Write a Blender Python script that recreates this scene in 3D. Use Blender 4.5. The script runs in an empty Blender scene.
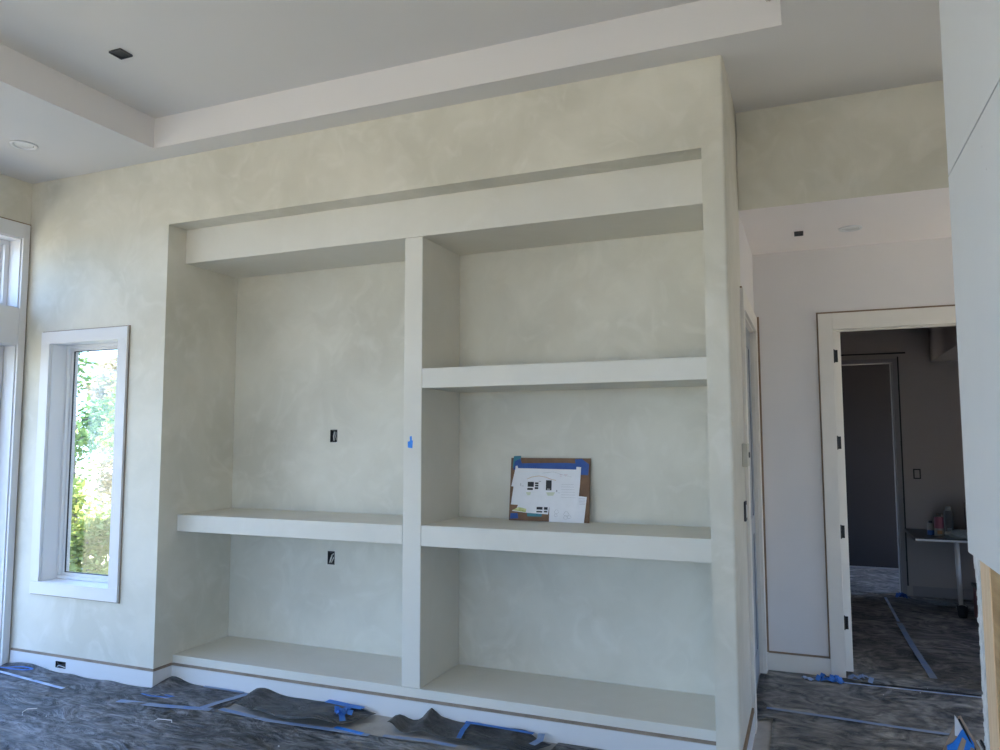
import bpy, bmesh, math, random
from mathutils import Vector, Matrix, noise
random.seed(7)
sc = bpy.context.scene
COL = sc.collection
R = math.radians

# ---------------------------------------------------------------- camera
CAM = Vector((0.357, -3.925, 1.67))
yaw, pitch, roll = R(-22.312), R(4.779), R(-0.126)
fwd = Vector((math.sin(yaw)*math.cos(pitch), math.cos(yaw)*math.cos(pitch), math.sin(pitch)))
rr = Vector((math.cos(yaw), -math.sin(yaw), 0)); up = rr.cross(fwd)
r2 = rr*math.cos(roll)+up*math.sin(roll); u2 = -rr*math.sin(roll)+up*math.cos(roll)
cd = bpy.data.cameras.new('camera'); cam = bpy.data.objects.new('camera', cd); COL.objects.link(cam)
cd.sensor_width = 36; cd.lens = 752.267/1000*36; cd.clip_start = .02; cd.clip_end = 300
cam.matrix_world = Matrix(((r2.x, u2.x, -fwd.x, CAM.x), (r2.y, u2.y, -fwd.y, CAM.y), (r2.z, u2.z, -fwd.z, CAM.z), (0, 0, 0, 1)))
sc.camera = cam

# ---------------------------------------------------------------- world, sun, exposure
SKY = 4.1; SUN = 17.0
w = bpy.data.worlds.new('world'); sc.world = w; w.use_nodes = True
nt = w.node_tree; nt.nodes.clear()
tc = nt.nodes.new('ShaderNodeTexCoord'); sp = nt.nodes.new('ShaderNodeSeparateXYZ'); nt.links.new(tc.outputs['Generated'], sp.inputs[0])
rp = nt.nodes.new('ShaderNodeValToRGB'); nt.links.new(sp.outputs['Z'], rp.inputs[0])
e = rp.color_ramp.elements; e[0].position = 0.0; e[0].color = (.51, .72, 1.0, 1); e[1].position = .55; e[1].color = (.24, .45, 1.0, 1)
bg = nt.nodes.new('ShaderNodeBackground'); bg.inputs[1].default_value = SKY; nt.links.new(rp.outputs[0], bg.inputs[0])
wo = nt.nodes.new('ShaderNodeOutputWorld'); nt.links.new(bg.outputs[0], wo.inputs[0])
sl = bpy.data.lights.new('sun', 'SUN'); sl.energy = SUN; sl.angle = R(1.0); sl.color = (1.0, .93, .82)
so = bpy.data.objects.new('sun', sl); COL.objects.link(so)
so.rotation_euler = Vector((-.5, .1, -1.0)).to_track_quat('-Z', 'Y').to_euler()
sc.view_settings.view_transform = 'Standard'; sc.view_settings.look = 'None'
sc.view_settings.exposure = 0.78; sc.view_settings.gamma = 1; sc.view_settings.use_curve_mapping = False
sc.cycles.use_denoising = True; sc.cycles.max_bounces = 10; sc.cycles.diffuse_bounces = 7; sc.cycles.glossy_bounces = 3
sc.cycles.transparent_max_bounces = 12; sc.cycles.sample_clamp_indirect = 8; sc.cycles.use_adaptive_sampling = False
sc.cycles.caustics_reflective = False; sc.cycles.caustics_refractive = False

def portal(name, loc, sx, sy, direction):          # daylight guide in an opening, either a seen window or an unseen added one
    l = bpy.data.lights.new(name, 'AREA'); l.shape = 'RECTANGLE'; l.size = sx; l.size_y = sy; l.cycles.is_portal = True
    o = bpy.data.objects.new(name, l); COL.objects.link(o); o.location = loc
    o.rotation_euler = Vector(direction).to_track_quat('-Z', 'Z').to_euler()
    return o

# ---------------------------------------------------------------- dimensions (metres)
XR, XC, XD1, XD2 = -3.777, -0.117, -1.967, -1.84
ZR, ZH = 3.176, 2.928
D1, D2 = .162, .703
ZC, ZT = 3.658, 3.869            # ceiling, tray ceiling
XL = -5.204
DH, ZHH, DB = .769, 3.042, 1.963
XN = .841
YB, XRR = -7.5, 2.9              # back and right walls of the room
portal('portal_left_doors', (XL-.2, -1.9, 1.2), 3.55, 2.3, (1, 0, 0))
portal('portal_left_transom', (XL-.2, -1.9, 2.93), 3.55, .5, (1, 0, 0))
portal('portal_left_far', (XL-.2, -5.6, 1.65), 2.2, 2.3, (1, 0, 0))
portal('portal_back_a', (-3.15, YB-.2, 1.55), 2.7, 2.5, (0, 1, 0))
portal('portal_back_b', (.35, YB-.2, 1.55), 2.7, 2.5, (0, 1, 0))
portal('portal_window', (-4.55, .18, 1.5), .66, 1.7, (0, -1, 0))
portal('portal_hall_added', (XRR+.2, 1.44, 1.25), .94, 2.05, (-1, 0, 0))  # unseen opening at the hall end, added to brighten the hall
portal('portal_right', (XRR+.2, -4.9, 1.25), 3.3, 1.85, (-1, 0, 0))
portal('portal_far_right', (XRR+.2, 6.1, 1.3), 1.15, 1.75, (-1, 0, 0))
portal('portal_far_room', (-1.6, 6.05, 1.4), 1.5, 2.0, (1, 0, 0))
portal('portal_dim_room', (XRR+.2, 3.05, .95), .68, .68, (-1, 0, 0))

# ---------------------------------------------------------------- materials
def mat(name, col, rough=.6, var=0., scale=2., col2=None, bump=0., bscale=40., metal=0., spec=.5, detail=6., stretch=None):
    m = bpy.data.materials.new(name); m.use_nodes = True; n = m.node_tree.nodes; L = m.node_tree.links
    b = n['Principled BSDF']; b.inputs['Roughness'].default_value = rough; b.inputs['Metallic'].default_value = metal
    b.inputs['Specular IOR Level'].default_value = spec
    b.inputs['Base Color'].default_value = (*col, 1)
    t = n.new('ShaderNodeTexCoord'); v = t.outputs['Object']
    if stretch:
        mp = n.new('ShaderNodeMapping'); mp.inputs['Scale'].default_value = stretch; L.new(v, mp.inputs[0]); v = mp.outputs[0]
    if var or col2:
        c2 = col2 or tuple(c*(1-var) for c in col)
        nz = n.new('ShaderNodeTexNoise'); nz.inputs['Scale'].default_value = scale; nz.inputs['Detail'].default_value = detail
        nz.inputs['Roughness'].default_value = .6; L.new(v, nz.inputs['Vector'])
        r = n.new('ShaderNodeValToRGB'); r.color_ramp.elements[0].position = .35; r.color_ramp.elements[1].position = .68
        r.color_ramp.elements[0].color = (*c2, 1); r.color_ramp.elements[1].color = (*col, 1)
        L.new(nz.outputs[0], r.inputs[0]); L.new(r.outputs[0], b.inputs['Base Color'])
    if bump:
        nb = n.new('ShaderNodeTexNoise'); nb.inputs['Scale'].default_value = bscale; nb.inputs['Detail'].default_value = 5; L.new(v, nb.inputs['Vector'])
        bp = n.new('ShaderNodeBump'); bp.inputs['Strength'].default_value = bump; bp.inputs['Distance'].default_value = .01
        L.new(nb.outputs[0], bp.inputs['Height']); L.new(bp.outputs[0], b.inputs['Normal'])
    return m

def plaster(name, base, dark, light, rough=.55, amt=1.0):
    """troweled plaster: large cloudy patches, smaller swirls, faint light streaks"""
    m = bpy.data.materials.new(name); m.use_nodes = True; n = m.node_tree.nodes; L = m.node_tree.links
    b = n['Principled BSDF']; b.inputs['Roughness'].default_value = rough; b.inputs['Specular IOR Level'].default_value = .35
    t = n.new('ShaderNodeTexCoord')
    warp = n.new('ShaderNodeTexNoise'); warp.inputs['Scale'].default_value = 1.3; warp.inputs['Detail'].default_value = 3; L.new(t.outputs['Object'], warp.inputs['Vector'])
    add = n.new('ShaderNodeMixRGB'); add.blend_type = 'ADD'; add.inputs[0].default_value = .55
    L.new(t.outputs['Object'], add.inputs[1]); L.new(warp.outputs['Color'], add.inputs[2])
    n1 = n.new('ShaderNodeTexNoise'); n1.inputs['Scale'].default_value = 1.5; n1.inputs['Detail'].default_value = 9; n1.inputs['Roughness'].default_value = .55; L.new(add.outputs[0], n1.inputs['Vector'])
    n2 = n.new('ShaderNodeTexNoise'); n2.inputs['Scale'].default_value = 5.5; n2.inputs['Detail'].default_value = 7; n2.inputs['Distortion'].default_value = 1.2; L.new(add.outputs[0], n2.inputs['Vector'])
    r1 = n.new('ShaderNodeValToRGB'); r1.color_ramp.elements[0].position = .34; r1.color_ramp.elements[1].position = .66
    r1.color_ramp.elements[0].color = (*dark, 1); r1.color_ramp.elements[1].color = (*base, 1); L.new(n1.outputs[0], r1.inputs[0])
    r2_ = n.new('ShaderNodeValToRGB'); r2_.color_ramp.elements[0].position = .50; r2_.color_ramp.elements[1].position = .75
    r2_.color_ramp.elements[0].color = (0, 0, 0, 1); r2_.color_ramp.elements[1].color = (.7*amt, .7*amt, .7*amt, 1); L.new(n2.outputs[0], r2_.inputs[0])
    mx = n.new('ShaderNodeMixRGB'); L.new(r2_.outputs[0], mx.inputs[0]); L.new(r1.outputs[0], mx.inputs[1]); mx.inputs[2].default_value = (*light, 1)
    L.new(mx.outputs[0], b.inputs['Base Color'])
    bp = n.new('ShaderNodeBump'); bp.inputs['Strength'].default_value = .12; bp.inputs['Distance'].default_value = .01
    L.new(n2.outputs[0], bp.inputs['Height']); L.new(bp.outputs[0], b.inputs['Normal'])
    return m

def paper(name, dark, scuff, rough=.42, sc_=2.2, amount=.55, ang=.5, st=2.6):
    """black floor paper, wrinkled, with dusty pale scuffs and smears"""
    m = bpy.data.materials.new(name); m.use_nodes = True; n = m.node_tree.nodes; L = m.node_tree.links
    b = n['Principled BSDF']; b.inputs['Specular IOR Level'].default_value = .5
    t = n.new('ShaderNodeTexCoord'); mp = n.new('ShaderNodeMapping'); mp.inputs['Rotation'].default_value = (0, 0, ang); mp.inputs['Scale'].default_value = (1, st, 1)
    L.new(t.outputs['Object'], mp.inputs[0])
    n1 = n.new('ShaderNodeTexNoise'); n1.inputs['Scale'].default_value = sc_; n1.inputs['Detail'].default_value = 6; n1.inputs['Roughness'].default_value = .55; n1.inputs['Distortion'].default_value = 1.3; L.new(mp.outputs[0], n1.inputs['Vector'])
    n2 = n.new('ShaderNodeTexNoise'); n2.inputs['Scale'].default_value = 4.2; n2.inputs['Detail'].default_value = 7; n2.inputs['Distortion'].default_value = 3.0; L.new(mp.outputs[0], n2.inputs['Vector'])
    mul = n.new('ShaderNodeMath'); mul.operation = 'MULTIPLY'; L.new(n1.outputs[0], mul.inputs[0]); L.new(n2.outputs[0], mul.inputs[1])
    r1 = n.new('ShaderNodeValToRGB'); r1.color_ramp.elements[0].position = .17; r1.color_ramp.elements[1].position = .42
    r1.color_ramp.elements[0].color = (0, 0, 0, 1); r1.color_ramp.elements[1].color = (amount, amount, amount, 1); L.new(mul.outputs[0], r1.inputs[0])
    # thin swirling scratches
    wv = n.new('ShaderNodeTexNoise'); wv.inputs['Scale'].default_value = 3.; wv.inputs['Detail'].default_value = 4; wv.inputs['Distortion'].default_value = 4.5; L.new(t.outputs['Object'], wv.inputs['Vector'])
    r3 = n.new('ShaderNodeValToRGB'); el = r3.color_ramp.elements; el[0].position = .485; el[0].color = (0, 0, 0, 1); el[1].position = .5; el[1].color = (.4, .4, .4, 1)
    x = el.new(.515); x.color = (0, 0, 0, 1); L.new(wv.outputs[0], r3.inputs[0])
    mxm = n.new('ShaderNodeMath'); mxm.operation = 'MAXIMUM'; L.new(r1.outputs[0], mxm.inputs[0]); L.new(r3.outputs[0], mxm.inputs[1])
    mx = n.new('ShaderNodeMixRGB'); L.new(mxm.outputs[0], mx.inputs[0]); mx.inputs[1].default_value = (*dark, 1); mx.inputs[2].default_value = (*scuff, 1)
    L.new(mx.outputs[0], b.inputs['Base Color'])
    rr_ = n.new('ShaderNodeMapRange'); rr_.inputs['To Min'].default_value = rough; rr_.inputs['To Max'].default_value = min(1, rough+.3); L.new(n1.outputs[0], rr_.inputs[0]); L.new(rr_.outputs[0], b.inputs['Roughness'])
    nb = n.new('ShaderNodeTexNoise'); nb.inputs['Scale'].default_value = 2.6; nb.inputs['Detail'].default_value = 5; nb.inputs['Distortion'].default_value = 1.8; L.new(mp.outputs[0], nb.inputs['Vector'])
    bp = n.new('ShaderNodeBump'); bp.inputs['Strength'].default_value = .9; bp.inputs['Distance'].default_value = .06
    L.new(nb.outputs[0], bp.inputs['Height']); L.new(bp.outputs[0], b.inputs['Normal'])
    return m

def glass_mat(name):
    m = bpy.data.materials.new(name); m.use_nodes = True; n = m.node_tree.nodes; L = m.node_tree.links; n.clear()
    tr = n.new('ShaderNodeBsdfTransparent'); tr.inputs[0].default_value = (.96, .98, .97, 1)
    gl = n.new('ShaderNodeBsdfGlossy'); gl.inputs['Roughness'].default_value = .02
    mx = n.new('ShaderNodeMixShader'); mx.inputs[0].default_value = .06
    L.new(tr.outputs[0], mx.inputs[1]); L.new(gl.outputs[0], mx.inputs[2])
    o = n.new('ShaderNodeOutputMaterial'); L.new(mx.outputs[0], o.inputs[0])
    return m

M = {}
M['plaster'] = plaster('plaster', (.71, .68, .595), (.585, .56, .475), (.76, .73, .66), amt=.7)
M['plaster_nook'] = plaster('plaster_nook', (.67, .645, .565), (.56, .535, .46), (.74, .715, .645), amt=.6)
M['plaster_trim'] = plaster('plaster_trim', (.72, .695, .63), (.67, .645, .58), (.76, .74, .69), amt=.4)
M['primer'] = mat('primer', (.74, .71, .70), .8, .05, 1.2, bump=.03)
M['ceiling'] = mat('ceiling', (.70, .68, .66), .9, .03, .8)
M['tray'] = mat('tray', (.73, .705, .70), .85, .02, 1)
M['hall_ceiling'] = mat('hall_ceiling', (.84, .79, .78), .85, .03, 1.)
M['drywall'] = mat('drywall', (.66, .67, .68), .85, .03, 1.5)
M['gypsum'] = mat('gypsum', (.72, .72, .72), .95, .25, 30., bump=.5, bscale=60)
M['white'] = mat('white_trim', (.70, .70, .71), .4, .03, 3.)
M['cream'] = mat('primed_wood', (.74, .70, .64), .5, .05, 6.)
M['brown'] = mat('bare_edge', (.31, .215, .14), .8, .3, 8.)
M['brown_pale'] = mat('bare_edge_pale', (.33, .25, .19), .8, .35, 10.)
M['black'] = mat('black', (.012, .012, .013), .5)
M['hinge'] = mat('hinge_black', (.015, .014, .014), .35, metal=.6)
M['grey_dark'] = mat('grey_dark', (.05, .05, .055), .6)
M['wire'] = mat('wire_white', (.7, .7, .68), .5)
M['copper'] = mat('copper', (.6, .3, .15), .4, metal=.8)
M['tape'] = mat('blue_tape', (.045, .20, .62), .6, .25, 25., bump=.2, bscale=70)
M['tape_deep'] = mat('blue_tape_deep', (.02, .085, .33), .6, .2, 25.)
M['tape_dusty'] = mat('blue_tape_dusty', (.16, .27, .52), .65, col2=(.31, .36, .44), scale=7., bump=.2, bscale=60)
M['tape_pale'] = mat('tape_pale', (.62, .68, .78), .6, col2=(.30, .42, .66), scale=9.)
M['tape_bright'] = mat('blue_tape_bright', (.02, .25, .85), .5, .25, 18., bump=.3, bscale=60)
M['paper'] = paper('floor_paper', (.026, .027, .030), (.34, .34, .35), amount=.80)
M['paper_hall'] = paper('floor_paper_hall', (.055, .054, .056), (.44, .41, .36), sc_=1.9, amount=.95, ang=.9, st=1.3)
M['paper_flap'] = paper('floor_paper_flap', (.028, .028, .028), (.16, .155, .15), sc_=4., amount=.7, ang=1.2)
M['concrete'] = mat('subfloor', (.46, .43, .39), .9, .25, 7., bump=.2)
M['wood'] = mat('pine', (.80, .60, .40), .6, col2=(.70, .47, .27), scale=5., stretch=(14, 14, .6), bump=.1)
M['plywood'] = mat('plywood', (.50, .33, .16), .65, col2=(.36, .22, .10), scale=4., stretch=(4, 1, 7), bump=.2)
M['cardboard'] = mat('cardboard', (.22, .125, .075), .85, .3, 14.)
M['cardboard_pale'] = mat('cardboard_pale', (.45, .33, .24), .85, .2, 14.)
M['sheet'] = mat('sheet_white', (.80, .80, .83), .8, .04, 20.)
M['ink'] = mat('ink', (.03, .03, .035), .8)
M['ink_faint'] = mat('ink_faint', (.50, .50, .52), .8, .3, 60.)
M['ink_tan'] = mat('ink_tan', (.62, .45, .28), .8)
M['ink_pink'] = mat('ink_pink', (.66, .45, .50), .8)
M['ink_green'] = mat('ink_green', (.34, .40, .10), .8, col2=(.75, .74, .40), scale=60.)
M['ink_pale_green'] = mat('ink_pale_green', (.66, .69, .55), .8, .1, 60.)
M['teal'] = mat('teal', (.04, .20, .26), .6)
M['glass'] = glass_mat('glass')
M['glass_grey'] = mat('frosted_panel', (.28, .30, .33), .35, .1, 2.)
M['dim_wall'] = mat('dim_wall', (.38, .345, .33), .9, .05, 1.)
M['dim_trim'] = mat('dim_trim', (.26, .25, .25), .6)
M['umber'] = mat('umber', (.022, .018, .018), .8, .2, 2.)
M['worktop'] = mat('worktop', (.03, .028, .03), .35)
M['pale_metal'] = mat('pale_metal', (.62, .62, .63), .4, metal=.3)
M['red'] = mat('can_red', (.20, .04, .07), .5)
M['blue_can'] = mat('can_blue', (.02, .09, .30), .4)
M['can_cream'] = mat('can_cream', (.36, .31, .26), .5)
M['orange'] = mat('can_orange', (.45, .20, .06), .5)
M['cloth'] = mat('grey_cloth', (.30, .32, .31), .95, .3, 12., bump=.4)
M['maroon'] = mat('maroon', (.12, .02, .02), .6)
M['beige_plate'] = mat('beige_plate', (.52, .50, .42), .6)
M['lens'] = mat('lamp_lens', (.75, .75, .74), .25)
M['grass'] = mat('grass', (.42, .38, .235), .95, col2=(.48, .40, .31), scale=.6)
M['bark'] = mat('bark', (.22, .19, .17), .95, .4, 12., stretch=(6, 6, 1), bump=.6)
def leafmat(name, c1, c2):
    m = mat(name, c1, .55, col2=c2, scale=2.2); b = m.node_tree.nodes['Principled BSDF']
    n = m.node_tree.nodes; L = m.node_tree.links
    tl = n.new('ShaderNodeBsdfTranslucent'); mx = n.new('ShaderNodeMixShader'); mx.inputs[0].default_value = .45
    src = b.inputs['Base Color'].links[0].from_socket; L.new(src, tl.inputs[0])
    L.new(b.outputs[0], mx.inputs[1]); L.new(tl.outputs[0], mx.inputs[2]); L.new(mx.outputs[0], n['Material Output'].inputs[0])
    return m
M['leaf_green'] = leafmat('leaf_green', (.17, .28, .09), (.08, .17, .06))
M['leaf_yellow'] = leafmat('leaf_yellow', (.40, .42, .10), (.22, .30, .08))
M['leaf_pale'] = leafmat('leaf_pale', (.46, .40, .26), (.32, .30, .18))

# ---------------------------------------------------------------- mesh helpers
class MB:
    def __init__(s): s.v = []; s.f = []; s.mi = []
    def box(s, x0, x1, y0, y1, z0, z1, mi=0):
        k = len(s.v); s.v += [(x0, y0, z0), (x1, y0, z0), (x1, y1, z0), (x0, y1, z0), (x0, y0, z1), (x1, y0, z1), (x1, y1, z1), (x0, y1, z1)]
        s.f += [(k, k+3, k+2, k+1), (k+4, k+5, k+6, k+7), (k, k+1, k+5, k+4), (k+1, k+2, k+6, k+5), (k+2, k+3, k+7, k+6), (k+3, k, k+4, k+7)]; s.mi += [mi]*6; return s
    def prism(s, pts, d, mi=0):          # polygon pts (3D), extruded by vector d
        k = len(s.v); n = len(pts); d = Vector(d)
        s.v += [tuple(Vector(p)) for p in pts]+[tuple(Vector(p)+d) for p in pts]
        s.f += [tuple(range(k, k+n)), tuple(range(k+2*n-1, k+n-1, -1))]+[(k+i, k+(i+1) % n, k+n+(i+1) % n, k+n+i) for i in range(n)]; s.mi += [mi]*(n+2); return s
    def tube(s, pts, r, seg=8, mi=0):
        pts = [Vector(p) for p in pts]; rs = r if isinstance(r, (list, tuple)) else [r]*len(pts); k0 = len(s.v)
        for i, p in enumerate(pts):
            t = (pts[min(i+1, len(pts)-1)]-pts[max(i-1, 0)]).normalized(); a = t.orthogonal().normalized(); b = t.cross(a)
            for j in range(seg):
                th = 2*math.pi*j/seg; s.v.append(tuple(p+(a*math.cos(th)+b*math.sin(th))*rs[i]))
        for i in range(len(pts)-1):
            for j in range(seg):
                a = k0+i*seg+j; b = k0+i*seg+(j+1) % seg; s.f.append((a, b, b+seg, a+seg)); s.mi.append(mi)
        s.f.append(tuple(range(k0+seg-1, k0-1, -1))); s.f.append(tuple(range(len(s.v)-seg, len(s.v)))); s.mi += [mi, mi]; return s
    def lathe(s, c, prof, seg=20, mi=0):
        k0 = len(s.v)
        for (r, z) in prof:
            for j in range(seg):
                th = 2*math.pi*j/seg; s.v.append((c[0]+r*math.cos(th), c[1]+r*math.sin(th), c[2]+z))
        for i in range(len(prof)-1):
            for j in range(seg):
                a = k0+i*seg+j; b = k0+i*seg+(j+1) % seg; s.f.append((a, b, b+seg, a+seg)); s.mi.append(mi if isinstance(mi, int) else mi[i])
        s.f.append(tuple(range(k0+seg-1, k0-1, -1))); s.f.append(tuple(range(len(s.v)-seg, len(s.v)))); s.mi += [0, 0]; return s
    def build(s, name, m, parent=None, bevel=0, smooth=False):
        me = bpy.data.meshes.new(name); me.from_pydata(s.v, [], s.f)
        ms = m if isinstance(m, (list, tuple)) else [m]
        for x in ms: me.materials.append(M[x])
        me.polygons.foreach_set('material_index', s.mi)
        bm = bmesh.new(); bm.from_mesh(me); bmesh.ops.recalc_face_normals(bm, faces=bm.faces); bm.to_mesh(me); bm.free()
        if smooth: me.polygons.foreach_set('use_smooth', [True]*len(me.polygons))
        o = bpy.data.objects.new(name, me); COL.objects.link(o)
        if parent:
            o.parent = parent; o.matrix_parent_inverse = parent.matrix_basis.inverted()
        if bevel:
            b = o.modifiers.new('bevel', 'BEVEL'); b.width = bevel; b.segments = 3; b.limit_method = 'ANGLE'; b.harden_normals = True
        return o
def B(*a): return MB().box(*a)
def thing(name, label, cat, loc, group=None):
    o = bpy.data.objects.new(name, None); COL.objects.link(o); o.location = loc; o.empty_display_size = .1
    o['label'] = label; o['category'] = cat
    if group: o['group'] = group
    return o
def tag(o, label, cat, group=None, kind=None):
    o['label'] = label; o['category'] = cat
    if group: o['group'] = group
    if kind: o['kind'] = kind
    return o
def struct(o, label=None, cat=None):
    o['kind'] = 'structure'
    if label: o['label'] = label
    if cat: o['category'] = cat
    return o
def cells(mb, a, b, holes, fn):
    """rectangle a=(u0,u1), b=(v0,v1) minus rectangular holes, as boxes through fn(u0,u1,v0,v1)"""
    us = sorted({a[0], a[1], *[h[0] for h in holes], *[h[1] for h in holes]}); vs = sorted({b[0], b[1], *[h[2] for h in holes], *[h[3] for h in holes]})
    us = [u for u in us if a[0] <= u <= a[1]]; vs = [v for v in vs if b[0] <= v <= b[1]]
    for i in range(len(us)-1):
        run = None
        for j in range(len(vs)-1):
            uc, vc = (us[i]+us[i+1])/2, (vs[j]+vs[j+1])/2
            solid = not any(h[0] < uc < h[1] and h[2] < vc < h[3] for h in holes)
            if solid: run = (run[0], vs[j+1]) if run else (vs[j], vs[j+1])
            if (not solid or j == len(vs)-2) and run: fn(us[i], us[i+1], run[0], run[1]); run = None
def wall_y(mb, y0, y1, x, z, holes=()): cells(mb, x, z, holes, lambda a, b, c, d: mb.box(a, b, y0, y1, c, d)); return mb
def wall_x(mb, x0, x1, y, z, holes=()): cells(mb, y, z, holes, lambda a, b, c, d: mb.box(x0, x1, a, b, c, d)); return mb

# ================================================================ STRUCTURE
WX0, WX1, WZ0, WZ1 = -4.90, -4.20, .625, 2.388      # side-light window opening
T = .16
# front wall (the window part, the field above the shelving, the end column)
mb = MB()
wall_y(mb, 0, .20, (XL-.25, XR), (0, 3.95), [(WX0, WX1, WZ0, WZ1), (-4.692, -4.587, .041, .088)])
mb.box(XR-.12, XR, .20, .78, 0, 3.95)
mb.box(XR, XC, 0, .35, ZR, 3.95)
rc = .014; mb.prism([(XC, .78, 0), (XC, 0, 0), (-rc, 0, 0)]+[(-rc+rc*math.sin(a), rc-rc*math.cos(a), 0) for a in [math.pi/2*i/6 for i in range(1, 6)]]+[(0, rc, 0), (0, .78, 0)], (0, 0, 3.95))
wf = struct(mb.build('wall_front', 'plaster'))
# side wall of the hall with a doorway
mb = MB(); wall_x(mb, XC, 0, (.78, DB+.1), (0, 3.95), [(.81, 1.85, 0, 2.45)])
struct(mb.build('wall_hall_side', 'primer'))
# header over the hall, hall back wall
struct(B(0, XRR, DH, DH+.14, ZHH+.003, 3.95).build('wall_header', 'plaster', bevel=.004))
mb = MB(); wall_y(mb, DB, DB+.14, (-1.6, XRR+.2), (0, 3.3), [(.514, 1.464, 0, 2.464)])
struct(mb.build('wall_hall_back', 'primer'))
mb = B(0, XRR, DH+.14, DB, ZHH, ZHH+.15); mb.box(0, XRR, DH+.004, DH+.14, ZHH, ZHH+.0028)
struct(mb.build('ceiling_hall', 'hall_ceiling'))
# left wall with big glazed opening
mb = MB(); wall_x(mb, XL-.22, XL, (YB-.2, 0), (0, 3.95), [(-3.72, -.065, 0, 2.385), (-3.72, -.065, 2.665, 3.205), (-6.7, -4.5, .5, 2.8)])
struct(mb.build('wall_left', 'plaster'))
mb = MB(); wall_y(mb, YB-.22, YB, (XL-.2, XRR+.2), (0, 3.95), [(-4.5, -1.8, .3, 2.8), (-1.0, 1.7, .3, 2.8)])
struct(mb.build('wall_back', 'primer'))
mb = MB(); wall_x(mb, XRR, XRR+.22, (YB-.2, 7.2), (0, 3.95), [(.96, 1.92, .2, 2.3), (-6.6, -3.2, .3, 2.2), (5.5, 6.7, .4, 2.2), (2.7, 3.4, .6, 1.3)])  # openings in this unseen wall are added to let daylight in
struct(mb.build('wall_right', 'primer'))
# ceiling with a raised tray
TX0, TX1, TY0, TY1 = -3.752, .298, -6.2, -.177
mb = MB(); cells(mb, (XL-.2, XRR+.2), (YB-.2, DH+.14), [(TX0, TX1, TY0, TY1)], lambda a, b, c, d: mb.box(a, b, c, d, ZC, ZC+.05))
struct(mb.build('ceiling', 'ceiling'))
mb = MB(); mb.box(TX0-.06, TX0, TY0-.06, TY1+.06, ZC+.0505, ZT); mb.box(TX1, TX1+.06, TY0-.06, TY1+.06, ZC+.0505, ZT)
mb.box(TX0, TX1, TY1, TY1+.06, ZC+.0505, ZT); mb.box(TX0, TX1, TY0-.06, TY0, ZC+.0505, ZT)
mb.box(TX0-.004, TX0, TY0, TY1, ZC-.0, ZC+.051)
struct(mb.build('trim_1', 'tray'))
mb = MB(); mb.box(TX0+.0005, TX1-.0005, TY1-.006, TY1-.0005, ZC-.001, ZT); mb.box(TX0+.0005, TX0+.006, TY0, TY1-.006, ZC-.001, ZT)
struct(mb.build('trim_2', 'tray'))
struct(B(TX0-.06, TX1+.06, TY0-.06, TY1+.06, ZT, ZT+.06).build('ceiling_tray', 'ceiling'))
struct(B(XL-.3, XRR+.3, YB-.3, 7.3, 3.96, 4.1).build('ceiling_roof', 'ceiling'))
# floor
struct(B(XL-.25, XRR+.2, YB-.2, 7.2, -.15, 0).build('floor', 'concrete'))
# dim rooms beyond the doorway
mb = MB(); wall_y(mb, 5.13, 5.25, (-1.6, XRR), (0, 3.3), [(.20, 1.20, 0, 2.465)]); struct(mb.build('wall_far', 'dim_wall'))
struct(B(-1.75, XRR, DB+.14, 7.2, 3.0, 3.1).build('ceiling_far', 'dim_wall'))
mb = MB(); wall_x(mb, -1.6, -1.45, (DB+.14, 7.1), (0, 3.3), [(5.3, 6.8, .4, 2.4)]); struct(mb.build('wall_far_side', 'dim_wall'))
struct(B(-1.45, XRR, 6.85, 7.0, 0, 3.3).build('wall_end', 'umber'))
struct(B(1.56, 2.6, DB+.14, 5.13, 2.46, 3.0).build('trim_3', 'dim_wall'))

# baseboards with a bare reveal strip on top
def bb(name, x0, x1, y0, y1, m='white', h=.116, strips='brown_pale', mb=None):
    o = struct((mb or B(x0, x1, y0, y1, 0, h)).build(name, m, bevel=.002))
    return o
mb = MB(); wall_y(mb, -.014, -.001, (XL+.03, XR+.014), (0, .112), [(-4.692, -4.587, .041, .088)])
mb.box(XR+.001, XR+.014, -.001, D1-.014, 0, .112)
o = struct(mb.build('baseboard_front', 'white')); mb = MB(); mb.box(XL+.03, XR+.009, -.009, -.0005, .1125, .128); mb.box(XR+.0005, XR+.009, -.0005, D1-.009, .1125, .128)
mb.build('reveal_strip', 'brown_pale', o)
o = struct(B(XR+.014, XC, D1-.014, D1-.001, 0, .112).build('baseboard_shelving', 'white')); B(XR+.009, XC, D1-.009, D1-.0005, .1125, .128).build('reveal_strip', 'brown_pale', o)
mb = MB(); mb.box(XC, .014, -.014, -.001, 0, .112); mb.box(.001, .014, -.001, .70, 0, .112)
o = struct(mb.build('baseboard_column', 'white')); mb = MB(); mb.box(XC, .010, -.010, -.0005, .1125, .128); mb.box(.0005, .012, -.0005, .70, .1125, .14)
mb.build('reveal_strip', 'brown', o)
o = struct(B(.02, .438, DB-.014, DB-.001, 0, .125).build('baseboard_hall', 'cream')); B(.03, .43, DB-.008, DB-.0005, .1255, .138).build('reveal_strip', 'brown', o)
o = struct(B(1.57, XRR, DB-.014, DB-.001, 0, .125).build('baseboard_hall_end', 'cream'))
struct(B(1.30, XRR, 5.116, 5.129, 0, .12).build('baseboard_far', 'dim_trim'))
struct(B(.0, 1.6, 6.836, 6.849, 0, .03).build('baseboard_end', 'dim_trim'))

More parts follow.
